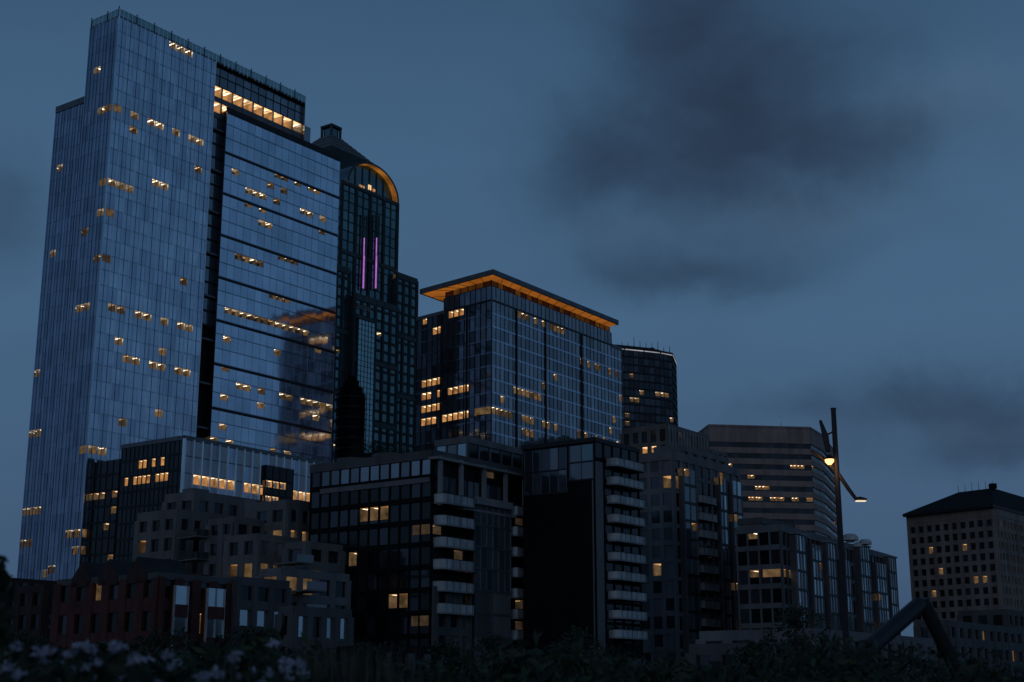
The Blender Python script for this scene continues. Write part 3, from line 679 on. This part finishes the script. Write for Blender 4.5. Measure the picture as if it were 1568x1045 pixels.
# ================================================================== foreground steel frame
mb=MB('angled_steel_sculpture')
top=at(1413,922,11); l=at(1340,985,10.6); r=at(1478,1050,11)
dl=(l-top); dr=(r-top)
lend=top+dl*((0-top.z)/dl.z); rend=top+dr*((0-top.z)/dr.z)
mb.tube([tuple(lend),tuple(top+dl*.08),tuple(top)],[.075,.062,.04],'steel',12)
mb.tube([tuple(top-dr*.02),tuple(rend)],[.055,.065],'galv',12)
mb.done(True)
# ================================================================== vegetation
def leafball(mb,c,r,n,size,mats):
    for _ in range(n):
        while True:
            d=Vector((random.uniform(-1,1),random.uniform(-1,1),random.uniform(-1,1)))
            if .15<d.length<=1: break
        p=Vector(c)+Vector((d.x*r[0],d.y*r[1],d.z*r[2]))
        a=Vector((random.gauss(0,1),random.gauss(0,1),random.gauss(0,1))).normalized(); b=a.orthogonal().normalized()
        s=size*random.uniform(.5,1.3)
        mb.poly([p-a*s,p+b*s*.45,p+a*s,p-b*s*.45],mats[int(random.random()*len(mats))])
def tree(name,px,py,D,cr,n=900,size=.16):
    mb=MB(name); t=at(px,py,D); H=t.z; x,y=t.x,t.y
    mb.tube([(x,y,0),(x+.1,y,H*.3),(x,y+.1,H*.6),(x,y,H*.92)],[.16,.12,.08,.02],'bark',7)
    for k in range(9):
        a=k*2.4; z=H*(.32+.06*k); rr=cr*(1.05-.08*k)*random.uniform(.6,1.1)
        e=(x+rr*math.cos(a),y+rr*math.sin(a),z+rr*.7)
        mb.tube([(x,y,z),((x+e[0])/2,(y+e[1])/2,z+rr*.25),e],[.06,.04,.012],'bark',5)
        for q_ in range(3):
            s=random.uniform(.25,.5)*cr
            leafball(mb,(e[0]+random.gauss(0,.3)*cr*.6,e[1]+random.gauss(0,.3)*cr*.6,min(H-s*.5,e[2]+random.gauss(0,.25)*cr)),(s,s,s*.8),n//27,size,('leaf1','leaf2','leaf3','leaf3'))
    leafball(mb,(x,y,H*.92),(cr*.3,cr*.3,H*.1),n//12,size,('leaf1','leaf2','leaf3'))
    return mb.done()
for px,py,D,cr,n in ((1215,930,85,1.9,1500),(1150,985,70,1.6,900),(1250,1010,60,1.5,800),(1110,1025,60,1.4,700),(880,960,105,2.3,1100),(930,1000,90,2,900),(755,972,95,2.1,1000),(690,985,85,1.8,900),
   (385,962,80,1.9,1100),(320,985,70,1.7,900),(240,965,90,2,900),(150,985,80,2,900),(560,985,100,2.2,900),(1330,1012,80,1.6,700),(1500,1010,90,2,800),(30,965,100,2.4,900),(1010,1010,80,1.6,700),(470,1000,75,1.6,700),(820,1000,75,1.8,800)):
    tree('street_tree',px,py,D,cr,n=n)
mb=MB('roof_garden_shrubs')
for px in range(545,625,9):
    c=at(px,690+random.uniform(-8,3),212); s=random.uniform(.7,1.4); leafball(mb,c,(s,s,s),160,.16,('leaf3','leaf1'))
c=at(585,700,212); mb.box(Vector((c.x,c.y)),Vector((1,0)),Vector((0,-1)),-5,5,-2,2,Zh-2,c.z+.3,'charcoal')
mb.done()
mb=MB('foreground_hedge')
px=-20
while px<1600:
    D=random.uniform(7,16); top=1016+18*math.sin(px*.013)+random.uniform(-16,16)
    c=at(px,top,D); s=random.uniform(.22,.5)
    leafball(mb,(c.x,c.y,c.z-s*.8),(s,s*.8,s),230,.045,('leaf1','leaf3','leaf3','leaf2'))
    leafball(mb,(c.x,c.y,c.z-s*2.4),(s*1.2,s,s*1.4),160,.07,('leaf1','leaf3'))
    leafball(mb,(c.x,c.y,.7),(s*1.3,s,.8),110,.09,('leaf1','leaf3'))
    px+=random.uniform(9,17)
mb.done()
mb=MB('tall_grass_clump')
for _ in range(900):
    px=random.gauss(530,60); D=random.uniform(5.5,7); c=at(px,random.uniform(968,1050),D); w=random.uniform(.004,.009)
    lx,ly=random.gauss(0,.12),random.gauss(0,.12)
    mb.poly([(c.x-w-lx,c.y-ly,0),(c.x+w-lx,c.y-ly,0),(c.x+w*.6-lx*.3,c.y,c.z*.7),(c.x,c.y,c.z),(c.x-w*.6-lx*.3,c.y,c.z*.7)],'straw' if random.random()<.6 else 'leaf1')
mb.done()
mb=MB('white_flower_bush')
for _ in range(75):
    px=random.choice((random.uniform(-10,230),random.uniform(-10,230),random.uniform(230,470))); py=random.uniform(985,1055); D=random.uniform(3.6,5.5); c=at(px,py,D)
    leafball(mb,c,(.020,.020,.012),16,.012,('petal',))
    mb.tube([(c.x+random.gauss(0,.05),c.y,0),(c.x,c.y,c.z-.02)],[.006,.003],'leaf1',4)
    leafball(mb,(c.x,c.y,c.z-.10),(.08,.08,.09),34,.03,('leaf1','leaf3'))
for _ in range(10):
    px=random.uniform(-8,14); c=at(px,random.uniform(868,990),4.5); leafball(mb,c,(.02,.02,.03),6,.03,('leaf1','leaf3')); 
    mb.tube([(c.x,c.y,0),(c.x,c.y,c.z)],[.006,.003],'leaf1',4)
mb.done()
# ================================================================== world sky
w=bpy.data.worlds.new("World"); S.world=w; w.use_nodes=True; nt=w.node_tree; N_=nt.nodes; Lk_=nt.links
bg=N_['Background']; bg.inputs[1].default_value=.1
tc=N_.new('ShaderNodeTexCoord')
def math_(op,a,b=None,c=None,clamp=False):
    n=N_.new('ShaderNodeMath'); n.operation=op; n.use_clamp=clamp
    for i,v in enumerate((a,b,c)):
        if v is None: continue
        if isinstance(v,(int,float)): n.inputs[i].default_value=v
        else: Lk_.new(v,n.inputs[i])
    return n.outputs[0]
sky=N_.new('ShaderNodeTexSky'); sky.sky_type='NISHITA'; sky.sun_disc=False; sky.sun_elevation=math.radians(-2.0); sky.sun_rotation=math.radians(200)
sep=N_.new('ShaderNodeSeparateXYZ'); Lk_.new(tc.outputs['Generated'],sep.inputs[0])
ramp=N_.new('ShaderNodeValToRGB'); Lk_.new(sep.outputs['Z'],ramp.inputs[0])
el=ramp.color_ramp.elements
def rgb(r,g,b): 
    f=lambda c:((c/255+.055)/1.055)**2.4 if c>10 else c/255/12.92
    return (f(r),f(g),f(b),1)
el[0].position=0; el[0].color=rgb(60,82,109); el[1].position=1; el[1].color=rgb(28,47,72)
for p_,c_ in ((.10,(64,90,119)),(.25,(68,100,131)),(.36,(65,97,128)),(.48,(56,86,116)),(.7,(36,58,85))):
    e=el.new(p_); e.color=rgb(*c_)
sc=N_.new('ShaderNodeVectorMath'); sc.operation='SCALE'; Lk_.new(ramp.outputs[0],sc.inputs[0]); sc.inputs['Scale'].default_value=10
mix=N_.new('ShaderNodeMix'); mix.data_type='RGBA'; mix.blend_type='ADD'; mix.inputs['Factor'].default_value=.15
Lk_.new(sc.outputs[0],mix.inputs['A']); Lk_.new(sky.outputs[0],mix.inputs['B'])
wg=math_('MULTIPLY',math_('MULTIPLY',sep.outputs['Y'],-1,clamp=True),math_('SUBTRACT',1,math_('MULTIPLY',math_('ABSOLUTE',sep.outputs['Z']),1.5),clamp=True))
glow=N_.new('ShaderNodeMix'); glow.data_type='RGBA'; glow.blend_type='ADD'; Lk_.new(math_('MULTIPLY',wg,.75),glow.inputs['Factor'])
Lk_.new(mix.outputs['Result'],glow.inputs['A']); glow.inputs['B'].default_value=(.8,.8,1.1,1)
def noise(scale,det,dist=0,off=(0,0,0),st=(1,1,1)):
    mp=N_.new('ShaderNodeMapping'); mp.inputs['Location'].default_value=off; mp.inputs['Scale'].default_value=st
    Lk_.new(tc.outputs['Generated'],mp.inputs[0])
    n=N_.new('ShaderNodeTexNoise'); n.inputs['Scale'].default_value=scale; n.inputs['Detail'].default_value=det; n.inputs['Distortion'].default_value=dist
    Lk_.new(mp.outputs[0],n.inputs['Vector']); return n
nd=noise(6,8,.2); nd.inputs['Roughness'].default_value=.58; sp_=N_.new('ShaderNodeSeparateXYZ'); Lk_.new(nd.outputs['Color'],sp_.inputs[0])
xx=math_('ADD',sep.outputs['X'],math_('MULTIPLY',math_('SUBTRACT',sp_.outputs['X'],.5),.20))
zz_=math_('ADD',sep.outputs['Z'],math_('MULTIPLY',math_('SUBTRACT',sp_.outputs['Y'],.5),.12))
blobs=[(1070,40,140,170,.75),(1100,210,190,110,.7),(1310,245,190,50,.5),(1030,415,150,38,.5),(1400,620,190,45,.55),(1480,690,160,30,.4),(5,345,90,75,.45),(960,260,120,80,.35),(1500,640,90,40,.3),(1250,90,200,110,.25)]
lights=[(1230,320,120,40,.6),(1480,180,160,60,.5),(1000,350,120,30,.4),(1440,655,120,25,.4)]
def blobsum(B):
    tot=None
    for px,py,rx,ry,s_ in B:
        r=ray(px,py).normalized()
        dx=math_('DIVIDE',math_('SUBTRACT',xx,r.x),rx/F); dz=math_('DIVIDE',math_('SUBTRACT',zz_,r.z),ry/F)
        d2=math_('ADD',math_('MULTIPLY',dx,dx),math_('MULTIPLY',dz,dz))
        g=math_('MULTIPLY',math_('EXPONENT',math_('MULTIPLY',d2,-1)),s_)
        tot=g if tot is None else math_('ADD',tot,g)
    return math_('MULTIPLY',tot,math_('GREATER_THAN',sep.outputs['Y'],0))
n2=noise(5,6,.2,(3,1,2),(1,1,2.5)); n3=noise(14,8,.5,(1,5,2),(1,1,1.8))
den=math_('MULTIPLY',blobsum(blobs),math_('ADD',.3,math_('MULTIPLY',n3.outputs['Fac'],1.3)))
den=math_('MULTIPLY',math_('SUBTRACT',1,math_('EXPONENT',math_('MULTIPLY',den,-1.35))),.98)
lt=math_('MULTIPLY',blobsum(lights),n3.outputs['Fac'],clamp=True)
wisp=N_.new('ShaderNodeMapRange'); wisp.inputs[1].default_value=.45; wisp.inputs[2].default_value=.75; wisp.inputs[3].default_value=0; wisp.inputs[4].default_value=.13
Lk_.new(n2.outputs['Fac'],wisp.inputs[0])
lm=N_.new('ShaderNodeMix'); lm.data_type='RGBA'; Lk_.new(lt,lm.inputs['Factor']); Lk_.new(glow.outputs['Result'],lm.inputs['A']); c1=rgb(88,113,140); lm.inputs['B'].default_value=(c1[0]*10,c1[1]*10,c1[2]*10,1)
cl=N_.new('ShaderNodeMix'); cl.data_type='RGBA'; Lk_.new(math_('ADD',den,wisp.outputs[0],clamp=True),cl.inputs['Factor'])
Lk_.new(lm.outputs['Result'],cl.inputs['A'])
cc=rgb(35,47,66); cl.inputs['B'].default_value=(cc[0]*10,cc[1]*10,cc[2]*10,1)
Lk_.new(cl.outputs['Result'],bg.inputs[0])
sl_=bpy.data.lights.new('sun','SUN'); sl_.energy=.05; sl_.angle=math.radians(15); sl_.color=(1,.85,.75)
slo=bpy.data.objects.new('sun',sl_); S.collection.objects.link(slo); slo.rotation_euler=(math.radians(78),0,math.radians(-20))
